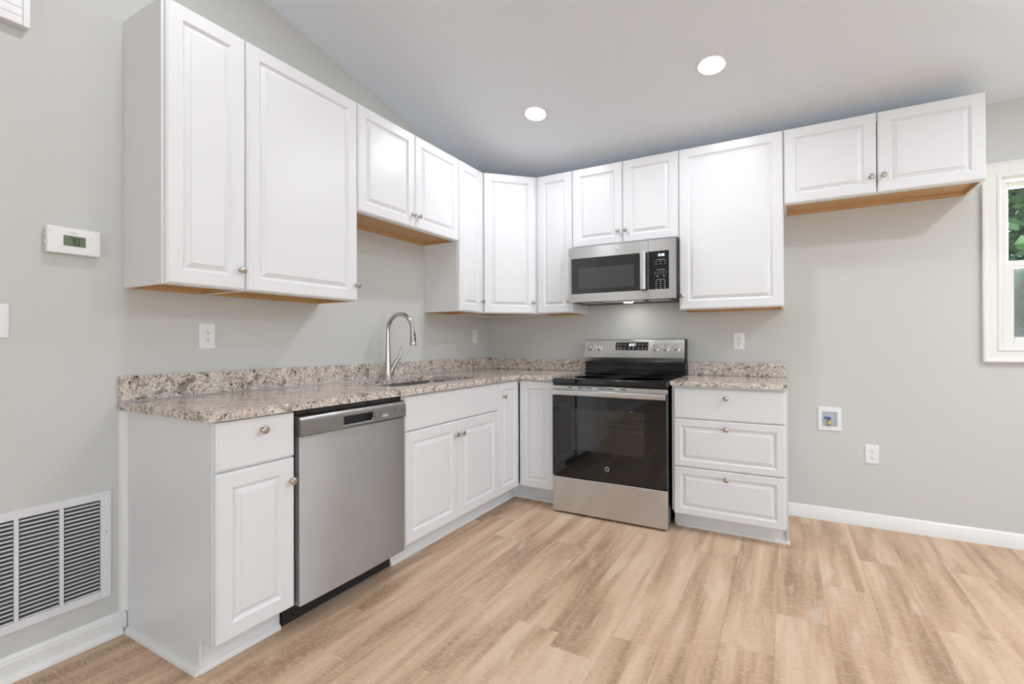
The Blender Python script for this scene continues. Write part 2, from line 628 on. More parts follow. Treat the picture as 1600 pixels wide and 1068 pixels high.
def quarter(r, n=5): return [(0, 0), (r, 0)] + [(r * math.cos(a), r * 1.25 * math.sin(a)) for a in [math.pi / 2 * i / n for i in range(1, n)]] + [(0, r * 1.25)]


structure(MB().prism([(x, z) for x, z in bprof], 1, YR, -108.1).build('baseboard_left', TRIM))
structure(MB().prism([(0.62 + x, z) for x, z in quarter(0.72)], 1, YR, -108.8).build('trim_1', TRIM))
structure(MB().prism([(-x * 1.0, z * 1.02) for x, z in bprof], 0, 91.0, XR).build('baseboard_back', TRIM))
structure(MB().prism([(XR - x, z) for x, z in bprof], 1, YR, -0.7).build('baseboard_right', TRIM))

# ------------------------------------------------------------------ cabinet kit (local: width +x, front -y, back y=0)
FR = [2.15, 2.24, 2.42, 2.58, 2.66, 3.42, 3.50, 3.58]


def door_part(parent, x0, x1, z0, z1, yb, name='door', raised=True, frame=2.15, knob=None, xf=None, th=0.75):
    b = MB(xf)
    yf = yb - th
    if raised:
        e = frame
        b.panel(x0, x1, z0, z1, [(0, yb), (0, yf + 0.28), (0.05, yf + 0.16), (0.20, yf + 0.10), (0.26, yf), (e, yf), (e + 0.08, yf + 0.04), (e + 0.36, yf + 0.34), (e + 0.46, yf + 0.42),
                                 (e + 0.54, yf + 0.42), (e + 0.62, yf + 0.38), (e + 1.20, yf + 0.12), (e + 1.26, yf + 0.03), (e + 1.34, yf + 0.03)])
    else:
        b.panel(x0, x1, z0, z1, [(0, yb), (0, yf + 0.28), (0.05, yf + 0.14), (0.24, yf + 0.08), (0.30, yf), (0.9, yf)])
    o = b.build(name, WHITE, parent, sharp=20)
    if knob:
        k = MB(xf).lathe([(0.01, 0), (0.34, 0), (0.34, 0.06), (0.24, 0.12), (0.20, 0.35), (0.22, 0.5), (0.42, 0.62), (0.57, 0.74), (0.60, 0.84), (0.54, 0.95), (0.34, 1.03), (0.01, 1.06)], (knob[0], yf, knob[1]), '-y', 20)
        kn = k.build('knob', NICKEL, o, sharp=60)
        kn['label'] = 'brushed nickel mushroom knob'
    return o


def wall_cabinet(loc, rz, w, z0, z1, doors, label, knobs, depth=11.6, sides=True):
    """doors: list of (x0,x1); knobs: list of (x,z)"""
    t = thing('wall_cabinet', (*loc, z0), label, 'cabinet', rz, 'white wall cabinets around the kitchen')
    h = z1 - z0
    c = MB()
    c.box(0, 0.6, -depth, 0, 0, h).box(w - 0.6, w, -depth, 0, 0, h).box(0.6, w - 0.6, -depth, 0, h - 0.6, h).box(0.6, w - 0.6, -0.3, 0, 0.9, h - 0.6)
    c.box(0.6, 1.5, -depth, -depth + 0.7, 0, h - 0.6).box(w - 1.5, w - 0.6, -depth, -depth + 0.7, 0, h - 0.6)
    c.box(1.5, w - 1.5, -depth, -depth + 0.7, 0, 1.5).box(1.5, w - 1.5, -depth, -depth + 0.7, h - 2.1, h - 0.6)
    c.build('carcass', WHITE, t, 0.04, 1)
    b = MB()
    b.box(0.62, w - 0.62, -depth + 0.72, -0.32, 0.75, 1.35).box(0.62, w - 0.62, -0.95, -0.02, 0.0, 0.74)
    b.box(0.61, 0.70, -depth + 0.72, -0.97, 0.0, 0.74).box(w - 0.70, w - 0.61, -depth + 0.72, -0.97, 0.0, 0.74)
    bp_ = b.build('bottom_panel', MAPLE, t)
    bp_['label'] = 'bare maple underside'
    for (a, d), kn in zip(doors, knobs):
        door_part(t, a, d, 0.12, h - 0.12, -depth, knob=(kn[0], kn[1] - z0) if kn else None)
    return t


def shoe(parent, x0, x1, y):
    MB().prism([(y - a, z) for a, z in quarter(0.6)], 0, x0, x1).build('shoe_molding', TRIM, parent)


def base_carcass(t, w, top=34.5, depth=24.1, floor_left=False, floor_right=False, kick=True, rails=(27.1,)):
    c = MB()
    side = [(-0.1, 4.5), (-depth, 4.5), (-depth, top), (-0.1, top)]
    full = [(-0.1, 0), (-depth + 3.2, 0), (-depth + 3.2, 4.5), (-depth, 4.5), (-depth, top), (-0.1, top)]
    c.prism(full if floor_left else side, 0, 0, 0.6)
    c.prism(full if floor_right else side, 0, w - 0.6, w)
    c.box(0.6, w - 0.6, -depth + 0.75, -0.4, 4.5, 5.1).box(0.6, w - 0.6, -0.4, -0.1, 4.5, top)
    c.box(0.6, w - 0.6, -depth, -depth + 0.75, top - 1.4, top).box(0.6, w - 0.6, -depth, -depth + 0.75, 4.5, 6.0)
    for zr in rails: c.box(1.6, w - 1.6, -depth, -depth + 0.75, zr - 0.8, zr + 0.8)
    c.box(0.6, 1.6, -depth, -depth + 0.75, 6.0, top - 1.4).box(w - 1.6, w - 0.6, -depth, -depth + 0.75, 6.0, top - 1.4)
    c.build('carcass', WHITE, t, 0.04, 1)
    if kick:
        MB().box(0.0 if not floor_left else 0.6, w if not floor_right else w - 0.6, -depth + 3.2, -depth + 3.8, 0, 4.48).build('toe_kick', WHITE, t)


TZ, BZ = 95.5, 53.55
# left wall units stand along the wall x=0 (rz=90: width runs toward the corner)
wall_cabinet((0, -108.3), 90, 12.2, BZ, TZ, [(0.35, 12.05)], 'narrow white one-door wall cabinet at the left end of the run, nearest the thermostat', [(11.3, 56.9)])
wall_cabinet((0, -96.1), 90, 24.1, BZ, TZ, [(0.2, 23.95)], 'wide white one-door wall cabinet above the dishwasher', [(23.55, 56.9)])
wall_cabinet((0, -72.0), 90, 36.0, 72.6, TZ, [(0.12, 17.93), (18.07, 35.88)], 'short two-door white wall cabinet hung high above the sink', [(16.95, 75.7), (19.1, 75.7)])
wall_cabinet((0, -36.0), 90, 12.0, BZ, TZ, [(0.15, 11.75)], 'narrow white one-door wall cabinet just right of the short sink cabinet', [(11.2, 57.0)])
# diagonal corner cabinet
t = thing('corner_wall_cabinet', (0, 0, BZ), 'diagonal one-door white wall cabinet filling the corner of the room', 'cabinet', 0, 'white wall cabinets around the kitchen')
H = TZ - BZ
D = 11.6
foot = [(0, 0), (23.95, 0), (23.95, -D), (D, -23.95), (0, -23.95)]
MB().prism(foot, 2, 0.75, H).build('carcass', WHITE, t, 0.04, 1)
ins = [(0.6, -0.6), (23.3, -0.6), (23.3, -D + 0.2), (D - 0.2, -23.3), (0.6, -23.3)]
rim = MB()
rim.loops([[(x, y, z) for x, y in P] for P, z in ((foot, 0.76), (foot, 0.0), (ins, 0.0), (ins, 0.76))], False, False)
rim.build('bottom_rim', WHITE, t)
MB().prism(ins, 2, 0.70, 0.74).build('bottom_panel', MAPLE, t)['label'] = 'bare maple underside'
XD = Matrix.Translation((D, -23.95, 0)) @ Matrix.Rotation(math.radians(45), 4, 'Z')
wd = math.hypot(23.95 - D, 23.95 - D)
door_part(t, 0.75, wd - 0.75, 0.12, H - 0.12, 0.0, knob=(wd - 1.55, 57.0 - BZ), xf=XD)
# back wall units
wall_cabinet((24, 0), 0, 12.0, BZ, TZ, [(0.5, 11.85)], 'narrow white one-door wall cabinet between corner cabinet and microwave', [(11.0, 57.0)])
wall_cabinet((36, 0), 0, 30.1, 72.4, TZ, [(0.12, 14.97), (15.1, 29.95)], 'short two-door white wall cabinet directly above the microwave', [(13.95, 75.9), (16.05, 75.9)])
wall_cabinet((66.1, 0), 0, 24.2, BZ - 0.3, TZ, [(0.15, 24.05)], 'wide white one-door wall cabinet to the right of the microwave', [(1.0, 56.9)])
wall_cabinet((90.35, 0), 0, 35.9, 77.5, TZ, [(0.12, 17.85), (18.05, 35.78)], 'short two-door white wall cabinet over the empty refrigerator space', [(16.9, 81.2), (19.1, 81.2)])

# base cabinets, left run
t = thing('base_cabinet', (0, -108, 0), 'white base cabinet with one drawer over one door, left of the dishwasher', 'cabinet', 90, 'white base cabinets under the counter')
base_carcass(t, 12.0, floor_left=True)
door_part(t, 0.15, 11.85, 27.6, 34.2, -24.1, 'drawer', False, knob=(6.6, 32.4))
door_part(t, 0.15, 11.85, 4.55, 27.35, -24.1, 'door', knob=(11.2, 23.9))
shoe(t, 0.0, 11.9, -20.9)
MB().prism([(-a, z) for a, z in quarter(0.75)], 1, -21.4, -1.3).build('end_shoe_molding', TRIM, t)
MB().loops([[(-0.02, 0, z), (-0.02, -1.0, z), (-0.45, -0.95, z), (-0.8, -0.7, z), (-0.98, -0.35, z), (-1.0, 0, z)] for z in (3.3, 34.45)]).build('scribe_molding', TRIM, t)

t = thing('sink_base_cabinet', (0, -71.9, 0), 'white two-door base cabinet with plain false front below the sink', 'cabinet', 90, 'white base cabinets under the counter')
base_carcass(t, 36.0)
door_part(t, 0.45, 35.9, 27.15, 34.05, -24.1, 'false_front', False)
door_part(t, 0.45, 18.08, 4.55, 26.95, -24.1, 'door', knob=(16.95, 23.9))
door_part(t, 18.22, 35.9, 4.55, 26.95, -24.1, 'door', knob=(19.35, 23.9))
shoe(t, 0.0, 36.0, -20.9)

t = thing('corner_base_cabinet', (0, 0, 0), 'white corner base cabinet with two doors meeting at an inside corner', 'cabinet', 0, 'white base cabinets under the counter')
c = MB()
top = 34.5
c.prism([(0.1, -35.85), (24.1, -35.85), (24.1, -24.1), (35.8, -24.1), (35.8, -0.1), (0.1, -0.1)], 2, 4.5, 5.1)
c.box(0.1, 24.1, -35.85, -35.25, 5.1, top).box(35.2, 35.8, -24.1, -0.1, 5.1, top).box(0.1, 0.4, -35.2, -0.1, 5.1, top).box(0.4, 35.2, -0.4, -0.1, 5.1, top)
c.prism([(23.4, -35.25), (24.1, -35.25), (24.1, -24.1), (35.2, -24.1), (35.2, -23.4), (23.4, -23.4)], 2, top - 1.0, top)
c.build('carcass', WHITE, t, 0.04, 1)
XL = Matrix.Rotation(math.radians(90), 4, 'Z')
door_part(t, -35.75, -24.98, 4.5, 34.1, -24.1, 'door', frame=1.9, knob=(-33.6, 30.4), xf=XL)
door_part(t, 24.98, 35.7, 4.5, 34.1, -24.1, 'door', frame=1.9)
MB().prism([(20.3, -35.85), (20.9, -35.85), (20.9, -20.9), (35.8, -20.9), (35.8, -20.3), (20.3, -20.3)], 2, 0, 4.48).build('toe_kick', WHITE, t)
sh = MB()
for q0 in ([(20.9, -35.85), (20.9, -20.9), (35.8, -20.9)],):
    qa = quarter(0.6)
    L = []
    for (px, py), (dx, dy) in zip(q0, ((1, 0), (1, -1), (0, -1))):
        L.append([(px + a * dx, py + a * dy, z) for a, z in qa])
    sh.loops(L)
sh.build('shoe_molding', TRIM, t)

# base drawers right of the range
t = thing('drawer_base_cabinet', (66.6, 0, 0), 'white base cabinet with three drawers to the right of the range', 'cabinet', 0, 'white base cabinets under the counter')
base_carcass(t, 24.0, floor_right=True, rails=(26.7, 15.3))
door_part(t, 0.5, 23.85, 26.78, 33.85, -24.1, 'drawer', False, knob=(12.1, 32.0))
door_part(t, 0.5, 23.85, 15.37, 26.64, -24.1, 'drawer', frame=1.55, knob=(12.1, 24.9))
door_part(t, 0.5, 23.85, 4.0, 15.23, -24.1, 'drawer', frame=1.55, knob=(12.1, 13.5))
MB().prism([(-0.75, 0), (-21.4, 0), (-21.4, 4.6), (-24.1, 4.6), (-24.1, 34.4), (-0.75, 34.4)], 0, 24.02, 24.3).build('side_skin', WHITE, t)
shoe(t, 0.6, 24.7, -20.9)

# ------------------------------------------------------------------ countertops
CT, CB = 35.75, 34.52


def arc(cx, cy, r, a0, a1, n=6): return [(cx + r * math.cos(math.radians(a0 + (a1 - a0) * i / n)), cy + r * math.sin(math.radians(a0 + (a1 - a0) * i / n))) for i in range(n + 1)]


SX0, SX1, SY0, SY1 = 4.6, 20.6, -69.2, -38.6     # sink cut-out


def slab(name, outer, holes, parent):
    bm = bmesh.new()
    edges = []
    for L in [outer] + holes:
        vv = [bm.verts.new((x * S, y * S, CT * S)) for x, y in L]
        edges += [bm.edges.new((vv[i], vv[(i + 1) % len(vv)])) for i in range(len(vv))]
    bmesh.ops.triangle_fill(bm, use_beauty=True, edges=edges)
    bmesh.ops.recalc_face_normals(bm, faces=bm.faces[:])
    r = bmesh.ops.extrude_face_region(bm, geom=bm.faces[:])
    for g in r['geom']:
        if isinstance(g, bmesh.types.BMVert): g.co.z = CB * S
    bmesh.ops.recalc_face_normals(bm, faces=bm.faces[:])
    me = bpy.data.meshes.new(name)
    bm.to_mesh(me)
    bm.free()
    for p in me.polygons: p.use_smooth = True
    me.set_sharp_from_angle(angle=math.radians(50))
    me.materials.append(GRAN)
    o = bpy.data.objects.new(name, me)
    COL.objects.link(o)
    o.parent = parent
    md = o.modifiers.new('edge', 'BEVEL')
    md.width = 0.5 * S
    md.segments = 5
    md.limit_method = 'ANGLE'
    md.angle_limit = math.radians(60)
    return o


hole = arc(SX0 + 2, SY0 + 2, 2, 180, 270) + arc(SX1 - 2, SY0 + 2, 2, 270, 360) + arc(SX1 - 2, SY1 - 2, 2, 0, 90) + arc(SX0 + 2, SY1 - 2, 2, 90, 180)
outer = [(0.05, -109.1)] + arc(24.5, -108.1, 1.0, 270, 360) + [(a, b) for a, b in arc(27.0, -27.0, 1.5, 180, 90)] + [(36.0, -25.5), (36.0, -0.05), (0.05, -0.05)]
t = thing('countertop', (0, 0, 0), 'long L-shaped speckled granite countertop running from the left end to the range', 'countertop', 0, 'granite countertops')
slab('slab', outer, [hole], t)
bsp = MB().box(0.05, 0.85, -109.0, -0.05, CT + 0.02, 39.75)
bsp.build('backsplash', GRAN, t, 0.08, 2)
MB().box(0.87, 36.0, -0.85, -0.05, CT + 0.02, 39.25).build('backsplash', GRAN, t, 0.08, 2)
MB().loops([[(0.86, -109, CT), (1.08, -109, CT), (0.86, -109, CT + 0.2)], [(0.86, -0.9, CT), (1.08, -0.9, CT), (0.86, -0.9, CT + 0.2)]]).build('caulk_line', SILI, t)
t = thing('countertop', (66.3, 0, 0), 'short speckled granite countertop over the three drawers right of the range', 'countertop', 0, 'granite countertops')
CT0, CB0 = CT, CB
CT = 35.55
slab('slab', [(0.1, -0.05), (0.1, -25.5)] + arc(23.7, -24.7, 0.8, 270, 360) + [(24.5, -0.05)], [], t)
CT = CT0
MB().box(0.1, 24.3, -0.85, -0.05, 35.58, 39.15).build('backsplash', GRAN, t, 0.08, 2)

# ------------------------------------------------------------------ sink and faucet
t = thing('kitchen_sink', (0, 0, 0), 'stainless double bowl sink set under the granite below the faucet', 'sink')


def bowl(name, x0, x1, y0, y1, zt, zb):
    b = MB()
    def R(d, z): return [(p[0], p[1], z) for p in arc(x0 + d + 1.6, y0 + d + 1.6, 1.6, 180, 270, 4) + arc(x1 - d - 1.6, y0 + d + 1.6, 1.6, 270, 360, 4) + arc(x1 - d - 1.6, y1 - d - 1.6, 1.6, 0, 90, 4) + arc(x0 + d + 1.6, y1 - d - 1.6, 1.6, 90, 180, 4)]
    b.loops([R(-0.3, zt), R(0, zt), R(0.25, zb + 0.8), R(0.9, zb), R(5.5, zb - 0.1)], False, True)
    b.loops([R(-0.3, zt), R(-0.25, zb - 0.25), R(5.5, zb - 0.35)], False, True)
    o = b.build(name, SINKST, t, sharp=50)
    MB().lathe([(1.9, 0.0), (1.9, 0.12), (1.4, 0.14), (1.2, 0.02), (0.01, 0.02)], ((x0 + x1) / 2, (y0 + y1) / 2, zb - 0.1), 'z', 24).build('drain', CHROME, o)


bowl('bowl', SX0 - 0.2, SX1 + 0.2, SY0 - 0.2, -55.6, 34.4, 26.0)
bowl('bowl', SX0 - 0.2, SX1 + 0.2, -54.6, SY1 + 0.2, 34.4, 26.0)
MB().box(SX0 + 0.3, SX1 - 0.3, -55.55, -54.65, 31.0, 34.38).build('divider', SINKST, t, 0.2, 2)

t = thing('kitchen_faucet', (3.3, -54.0, CT + 0.01), 'brushed nickel gooseneck pull-down faucet behind the sink', 'faucet')
MB().lathe([(1.15, 0), (1.15, 0.08), (1.08, 0.3), (0.95, 1.2), (0.84, 2.4), (0.72, 4.2), (0.60, 7.0), (0.54, 8.5)], (0, 0, 0), 'z', 28).build('body', FAUC, t, sharp=60)
path = [(0, 0, 8.4), (0, 0, 12.1)] + [(4.0 - 4.0 * math.cos(a), 0, 12.1 + 4.1 * math.sin(a)) for a in [math.pi * i / 20 for i in range(1, 21)]] + [(8.05, 0, 11.4)]
MB().tube(path, 0.52, 18).build('spout', FAUC, t, sharp=60)
sp = MB().tube([(8.05, 0, 12.3), (8.06, 0, 11.9), (8.12, 0, 10.6), (8.18, 0, 9.3), (8.22, 0, 8.6), (8.22, 0, 8.45)], [0.55, 0.60, 0.64, 0.76, 0.84, 0.78], 22).build('spray_head', FAUC, t, sharp=50)
MB().tube([(8.62, 0, 11.6), (8.84, 0, 11.0), (8.80, 0, 10.6)], [0.14, 0.2, 0.14], 10).tube([(8.78, 0, 10.5), (8.92, 0, 9.9), (8.9, 0, 9.5)], [0.14, 0.2, 0.14], 10).build('spray_button', BLACKM, sp)
MB().tube([(0.12, 0.22, 0.5), (0.35, 0.6, 1.6), (0.6, 1.1, 3.0), (0.95, 1.6, 4.1), (1.35, 2.2, 5.0), (1.6, 2.5, 5.6)], [0.75, 0.66, 0.56, 0.52, 0.45, 0.28], 14).build('handle_mount', FAUC, t, sharp=60)
MB().tube([(1.4, 2.25, 4.8), (1.6, 2.5, 5.8), (1.7, 2.6, 6.8), (1.85, 2.75, 7.7), (1.9, 2.85, 8.2)], [0.38, 0.33, 0.26, 0.24, 0.14], 12).build('lever', FAUC, t, sharp=60)

# ------------------------------------------------------------------ dishwasher (local width +x, front -y)
t = thing('dishwasher', (0, -95.85, 0), 'stainless steel dishwasher with grey control strip under the counter', 'dishwasher', 90)
MB().box(0.1, 23.7, -23.6, -1, 4.5, 34.3).build('tub', BLACKM, t)
MB().box(0.1, 23.6, -21.4, -20.8, 0.3, 4.4).box(0.1, 23.6, -24.6, -21.5, 3.9, 4.1).build('kick_plate', BLACKM, t)
MB().box(0.25, 23.5, -24.4, -23.6, 33.6, 34.3).box(2.2, 2.8, -24.6, -24.35, 33.7, 34.0).box(15, 15.8, -24.6, -24.35, 33.7, 34.0).build('top_gasket', BLACK, t)
dp = []
for i in range(13):
    x = 0.15 + 23.4 * i / 12
    dp.append((x, -25.35 - 0.20 * (1 - ((i - 6) / 6) ** 2)))
face = MB()
face.loops([[(x, y, z) for x, y in dp] + [(23.55, -23.7, z), (0.15, -23.7, z)] for z in (4.25, 30.35)])
face.build('door', STEELV, t, 0.1, 3, 30)
ctl = MB()
yprof = [(-24.9, 33.55), (-25.35, 33.35), (-25.65, 32.9), (-25.72, 32.3), (-25.72, 30.5), (-24.0, 30.42), (-24.0, 33.55)]
hx0, hx1 = 8.4, 15.0
ctl.prism(yprof, 0, 0.15, hx0).prism(yprof, 0, hx1, 23.55)
ctl.prism([(-24.9, 33.55), (-25.35, 33.35), (-25.65, 32.9), (-25.72, 32.45), (-24.0, 32.45), (-24.0, 33.55)], 0, hx0, hx1)
ctl.prism([(-25.72, 31.0), (-25.72, 30.5), (-24.0, 30.42), (-24.0, 31.0)], 0, hx0, hx1)
cp = ctl.build('control_panel', STEELD, t)
MB().box(hx0, hx1, -24.5, -24.05, 31.0, 32.45).build('pocket_handle', BLACKM, cp)
MB().loops([[(hx0, -25.78, 31.0), (hx1 - 0.5, -25.78, 31.0), (hx1, -25.78, 31.45), (hx1, -25.78, 31.25), (hx1 - 0.3, -25.78, 30.86), (hx0, -25.78, 30.86)], [(hx0, -25.6, 31.0), (hx1 - 0.5, -25.6, 31.0), (hx1, -25.6, 31.45), (hx1, -25.6, 31.25), (hx1 - 0.3, -25.6, 30.86), (hx0, -25.6, 30.86)]]).build('handle_lip', CHROME, cp)
MB().box(15.6, 23.3, -25.745, -25.73, 30.75, 32.5).build('button_field', stainless('button_field_steel', (0.36, 0.355, 0.345), 0.4, 'x', 0.2), cp)
MB().box(17.3, 18.7, -25.76, -25.75, 31.15, 31.65).build('label_patch', LABELBL, cp)
kb = Marks()
for x, z in ((20.3, 32.0), (22.7, 31.7)): kb.box(x, x + 0.45, -25.77, -25.75, z, z + 0.22)
for i in range(5):
    for z in (31.3, 31.65, 32.2): kb.box(19.9 + 0.65 * i, 20.15 + 0.65 * i, -25.76, -25.75, z, z + 0.06)
for z in (31.2, 31.6, 32.0): kb.box(16.2, 16.9, -25.76, -25.75, z, z + 0.07)
kb.build('button_mark', DKMARK, cp)

# ------------------------------------------------------------------ range
t = thing('range', (51.3, 0, 0), 'stainless steel electric range with black glass oven door', 'range')
RW = 14.9
MB().box(-RW + 0.15, RW - 0.15, -25.8, -1.0, 0.9, 33.6).build('body', BLACK, t, 0.1, 2)
for x in (-13, 13):
    for y in (-23, -4): MB().lathe([(0.7, 0), (0.7, 0.2), (0.4, 0.3), (0.4, 0.95)], (x, y, 0), 'z', 12).build('leveling_foot', BLACKM, t)
ck = MB().box(-RW, RW, -27.4, -1.0, 34.0, 35.35)
cko = ck.build('cooktop', BGLASS, t, 0.22, 3)
for i, (x, y, r) in enumerate(((-7, -19.5, 4.6), (7, -19.5, 5.6), (-7, -8.0, 3.6), (7, -8.0, 3.6))):
    MB().lathe([(r, 0), (r, 0.012), (r - 0.08, 0.012), (r - 0.08, 0)], (x, y, 35.36), 'z', 48).lathe([(r * 0.62, 0), (r * 0.62, 0.012), (r * 0.62 - 0.06, 0.012), (r * 0.62 - 0.06, 0)], (x, y, 35.36), 'z', 48).build('burner_ring', RING, cko)
tr = MB().box(-RW + 0.1, RW - 0.1, -27.1, -25.8, 33.62, 33.95)
tr.build('cooktop_gap', BLACK, t)
# oven door
dz0, dz1 = 9.85, 33.55
dr = MB().box(-RW + 0.05, RW - 0.05, -27.5, -25.85, dz0, 32.35)
od = dr.build('oven_door', BGLASS, t, 0.12, 3)
MB().box(-RW + 0.05, RW - 0.05, -27.45, -25.85, 32.4, 33.5).build('door_top_trim', STEEL, od, 0.06, 2)
for a, b in ((-10.4, -9.2), (-7.7, -6.0), (-5.6, -3.9), (-2.1, -0.2), (0.1, 1.9), (3.7, 5.0)): MB().box(a, b, -27.475, -27.44, 33.0, 33.24).build('vent_slot', SLOT, od)
hb = MB()
hb.loops([[(x, y, z) for y, z in ((-28.1, 32.55), (-28.4, 32.4), (-28.5, 31.9), (-28.4, 31.2), (-28.1, 31.0), (-28.0, 31.8))] for x in (-RW - 0.15, RW - 0.25)])
ho = hb.build('handle', STEEL, od, 0.05, 2)
for a in (-RW + 0.1, RW - 1.2): MB().box(a, a + 0.8, -28.1, -27.5, 31.3, 32.2).build('handle_bracket', CHROME, ho, 0.08, 2)
MB().box(-9.5, 9.6, -27.56, -27.505, 17.0, 27.75).build('oven_window', OGLASS, od, 0.02, 1)
for z in (24.2, 22.9, 26.3): MB().box(-9.2, 9.3, -27.575, -27.561, z, z + 0.09).build('oven_rack', RACK, od)
bd = MB().lathe([(0.01, 0), (0.55, 0), (0.55, 0.05), (0.48, 0.07), (0.01, 0.07)], (0.1, -27.5, 13.0), '-y', 28).build('badge', BADGE, od)
MB().lathe([(0.44, 0.07), (0.44, 0.085), (0.40, 0.085), (0.40, 0.07)], (0.1, -27.5, 13.0), '-y', 28).build('badge_ring', DKMARK, bd)
text_mesh('badge_monogram', 'GE', 0.52, DKMARK, bd, (0.1, -27.58, 13.0), (1, 0, 0), (0, 0, 1))
MB().box(-RW + 0.05, RW - 0.05, -27.5, -25.85, 0.55, 9.6).build('storage_drawer', STEEL, t, 0.1, 2)
# backguard
MB().box(-RW, RW, -3.0, -0.9, 35.3, 39.2).box(-RW + 0.2, RW - 0.2, -3.15, -3.0, 38.2, 38.35).box(-RW, RW, -3.5, -3.0, 35.36, 35.6).build('rear_riser', BLACK, t, 0.08, 2)
bg_prof = [(-1.0, 39.0), (-3.35, 39.0), (-4.2, 40.2), (-4.25, 40.4), (-3.05, 45.5), (-2.7, 45.75), (-1.0, 45.8)]
bgd = MB().prism(bg_prof, 0, -RW - 0.05, RW - 0.25).build('backguard', STEEL, t, 0.06, 2)
MB().prism([(y * 0.99 - 0.0, 39.0 + (z - 39.0) * 0.99) for y, z in bg_prof], 0, RW - 0.25, RW + 0.1).build('backguard_end_cap', BLACKM, t, 0.06, 2)
ang = math.atan2(1.2, 5.1)
XB = Matrix.Translation((0, -4.25, 40.4)) @ Matrix.Rotation(-ang, 4, 'X')      # face frame: x across, z up the slope, -y out of the face
FS = 5.24
ds = MB(XB).box(-5.35, 4.75, -0.06, 0.0, 1.95, 4.65).build('display_bezel', CHROME, bgd)
MB(XB).box(-5.15, 4.55, -0.09, -0.06, 2.1, 4.5).build('display', BGLASS, bgd)
digits('clock_digit', '12:57', DIG, bgd, XB @ Matrix.Translation((-1.25, -0.1, 3.35)), 0.75, 0.38, 0.12, 0.1)
mk = Marks(XB)
for x in (-4.6, -3.6, -2.6, 1.6, 2.7, 3.8): mk.box(x, x + 0.55, -0.1, -0.09, 3.75, 3.85)
for x in (-4.6, -3.6, -2.6, -1.1, 0.1, 1.6, 2.7, 3.7): mk.lathe([(0.01, 0), (0.16, 0), (0.16, 0.01), (0.01, 0.01)], (x + 0.2, -0.09, 2.75), '-y', 8).box(x, x + 0.4, -0.1, -0.09, 2.4, 2.46)
mk.build('display_mark', PANELTXT, bgd)
for kx in (-13.1, -10.3, 6.6, 9.5, 12.5):
    kn = MB(XB).lathe([(0.01, 0), (1.05, 0), (1.05, 0.12), (0.92, 0.16), (0.90, 0.75), (0.82, 0.9), (0.01, 0.92)], (kx, 0, 2.9), '-y', 28).build('control_knob', CHROME, bgd, sharp=30)
    MB(XB).loops([[(kx - 0.16, -0.9, 2.1), (kx + 0.16, -0.9, 2.1), (kx + 0.2, -0.9, 3.7), (kx - 0.2, -0.9, 3.7)], [(kx - 0.12, -1.25, 2.15), (kx + 0.12, -1.25, 2.15), (kx + 0.14, -1.25, 3.65), (kx - 0.14, -1.25, 3.65)]]).build('knob_grip', NICKEL, kn)
    MB(XB).box(kx - 0.05, kx + 0.05, -1.27, -1.25, 2.9, 3.6).build('knob_pointer', DKMARK, kn)
    Marks(XB).box(kx - 0.12, kx + 0.12, -0.012, 0.0, 4.2, 4.28).box(kx - 0.1, kx + 0.1, -0.012, 0, 1.2, 1.28).build('dial_mark', DKMARK, bgd)

# ------------------------------------------------------------------ microwave
t = thing('microwave', (36.2, 0, 56.2), 'stainless over-the-range microwave mounted above the stove', 'microwave')
MB().box(0.1, 29.9, -14.2, -0.4, 0.35, 15.9).build('body', BLACK, t, 0.08, 2)
fr = MB()
# stainless face: door side and control side, each with its opening
X1, XD_ = 29.75, 22.7
gx0, gx1, gz0, gz1 = 0.85, 20.6, 2.4, 12.45


def faceplate(b, x0, x1, z0, z1, hx0_, hx1_, hz0, hz1, y0, y1):
    O = [(x0, z0), (x1, z0), (x1, z1), (x0, z1)]
    I = [(hx0_, hz0), (hx1_, hz0), (hx1_, hz1), (hx0_, hz1)]
    b.loops([[(p[0], y0, p[1]) for p in I], [(p[0], y1, p[1]) for p in I], [(p[0], y1, p[1]) for p in O], [(p[0], y0, p[1]) for p in O]], False, False)


faceplate(fr, 0.0, XD_, 0.05, 15.6, gx0, XD_ - 0.05, gz0, gz1, -14.2, -15.6)
mdoor = fr.build('door', STEEL, t)
MB().box(gx0, XD_ - 0.06, -15.5, -14.3, gz0, gz1).build('door_glass', MGLASS, mdoor, 0.06, 2)
MB().box(3.0, 18.9, -15.53, -15.505, 3.7, 9.6).build('window', MWIN, mdoor)
mh = MB()
mh.loops([[(x, y, z) for x, y in ((20.75, -15.9), (20.85, -16.75), (21.2, -16.95), (21.9, -16.95), (22.25, -16.75), (22.35, -15.9))] for z in (2.6, 12.6)])
mho = mh.build('handle', STEEL, mdoor, 0.06, 2)
for z in (2.9, 11.5): MB().box(20.95, 22.1, -15.95, -15.5, z, z + 0.8).build('handle_post', CHROME, mho)
mb_ = MB().lathe([(0.01, 0), (0.62, 0), (0.62, 0.05), (0.55, 0.08), (0.01, 0.08)], (14.3, -15.6, 14.25), '-y', 28).build('badge', BADGE, mdoor)
MB().lathe([(0.56, 0.07), (0.56, 0.09), (0.53, 0.09), (0.53, 0.07)], (14.3, -15.6, 14.25), '-y', 28).build('badge_ring', PLASG, mb_)
text_mesh('badge_monogram', 'GE', 0.6, PLASG, mb_, (14.3, -15.69, 14.25), (1, 0, 0), (0, 0, 1))
cpn = MB()
faceplate(cpn, XD_ + 0.08, X1, 0.05, 15.6, XD_ + 0.1, 28.1, gz0 + 0.1, gz1 + 0.1, -14.2, -15.6)
cpo = cpn.build('control_frame', STEEL, t)
MB().box(29.0, 29.25, -15.63, -15.6, 0.1, 15.55).build('frame_groove', PLASG, cpo)
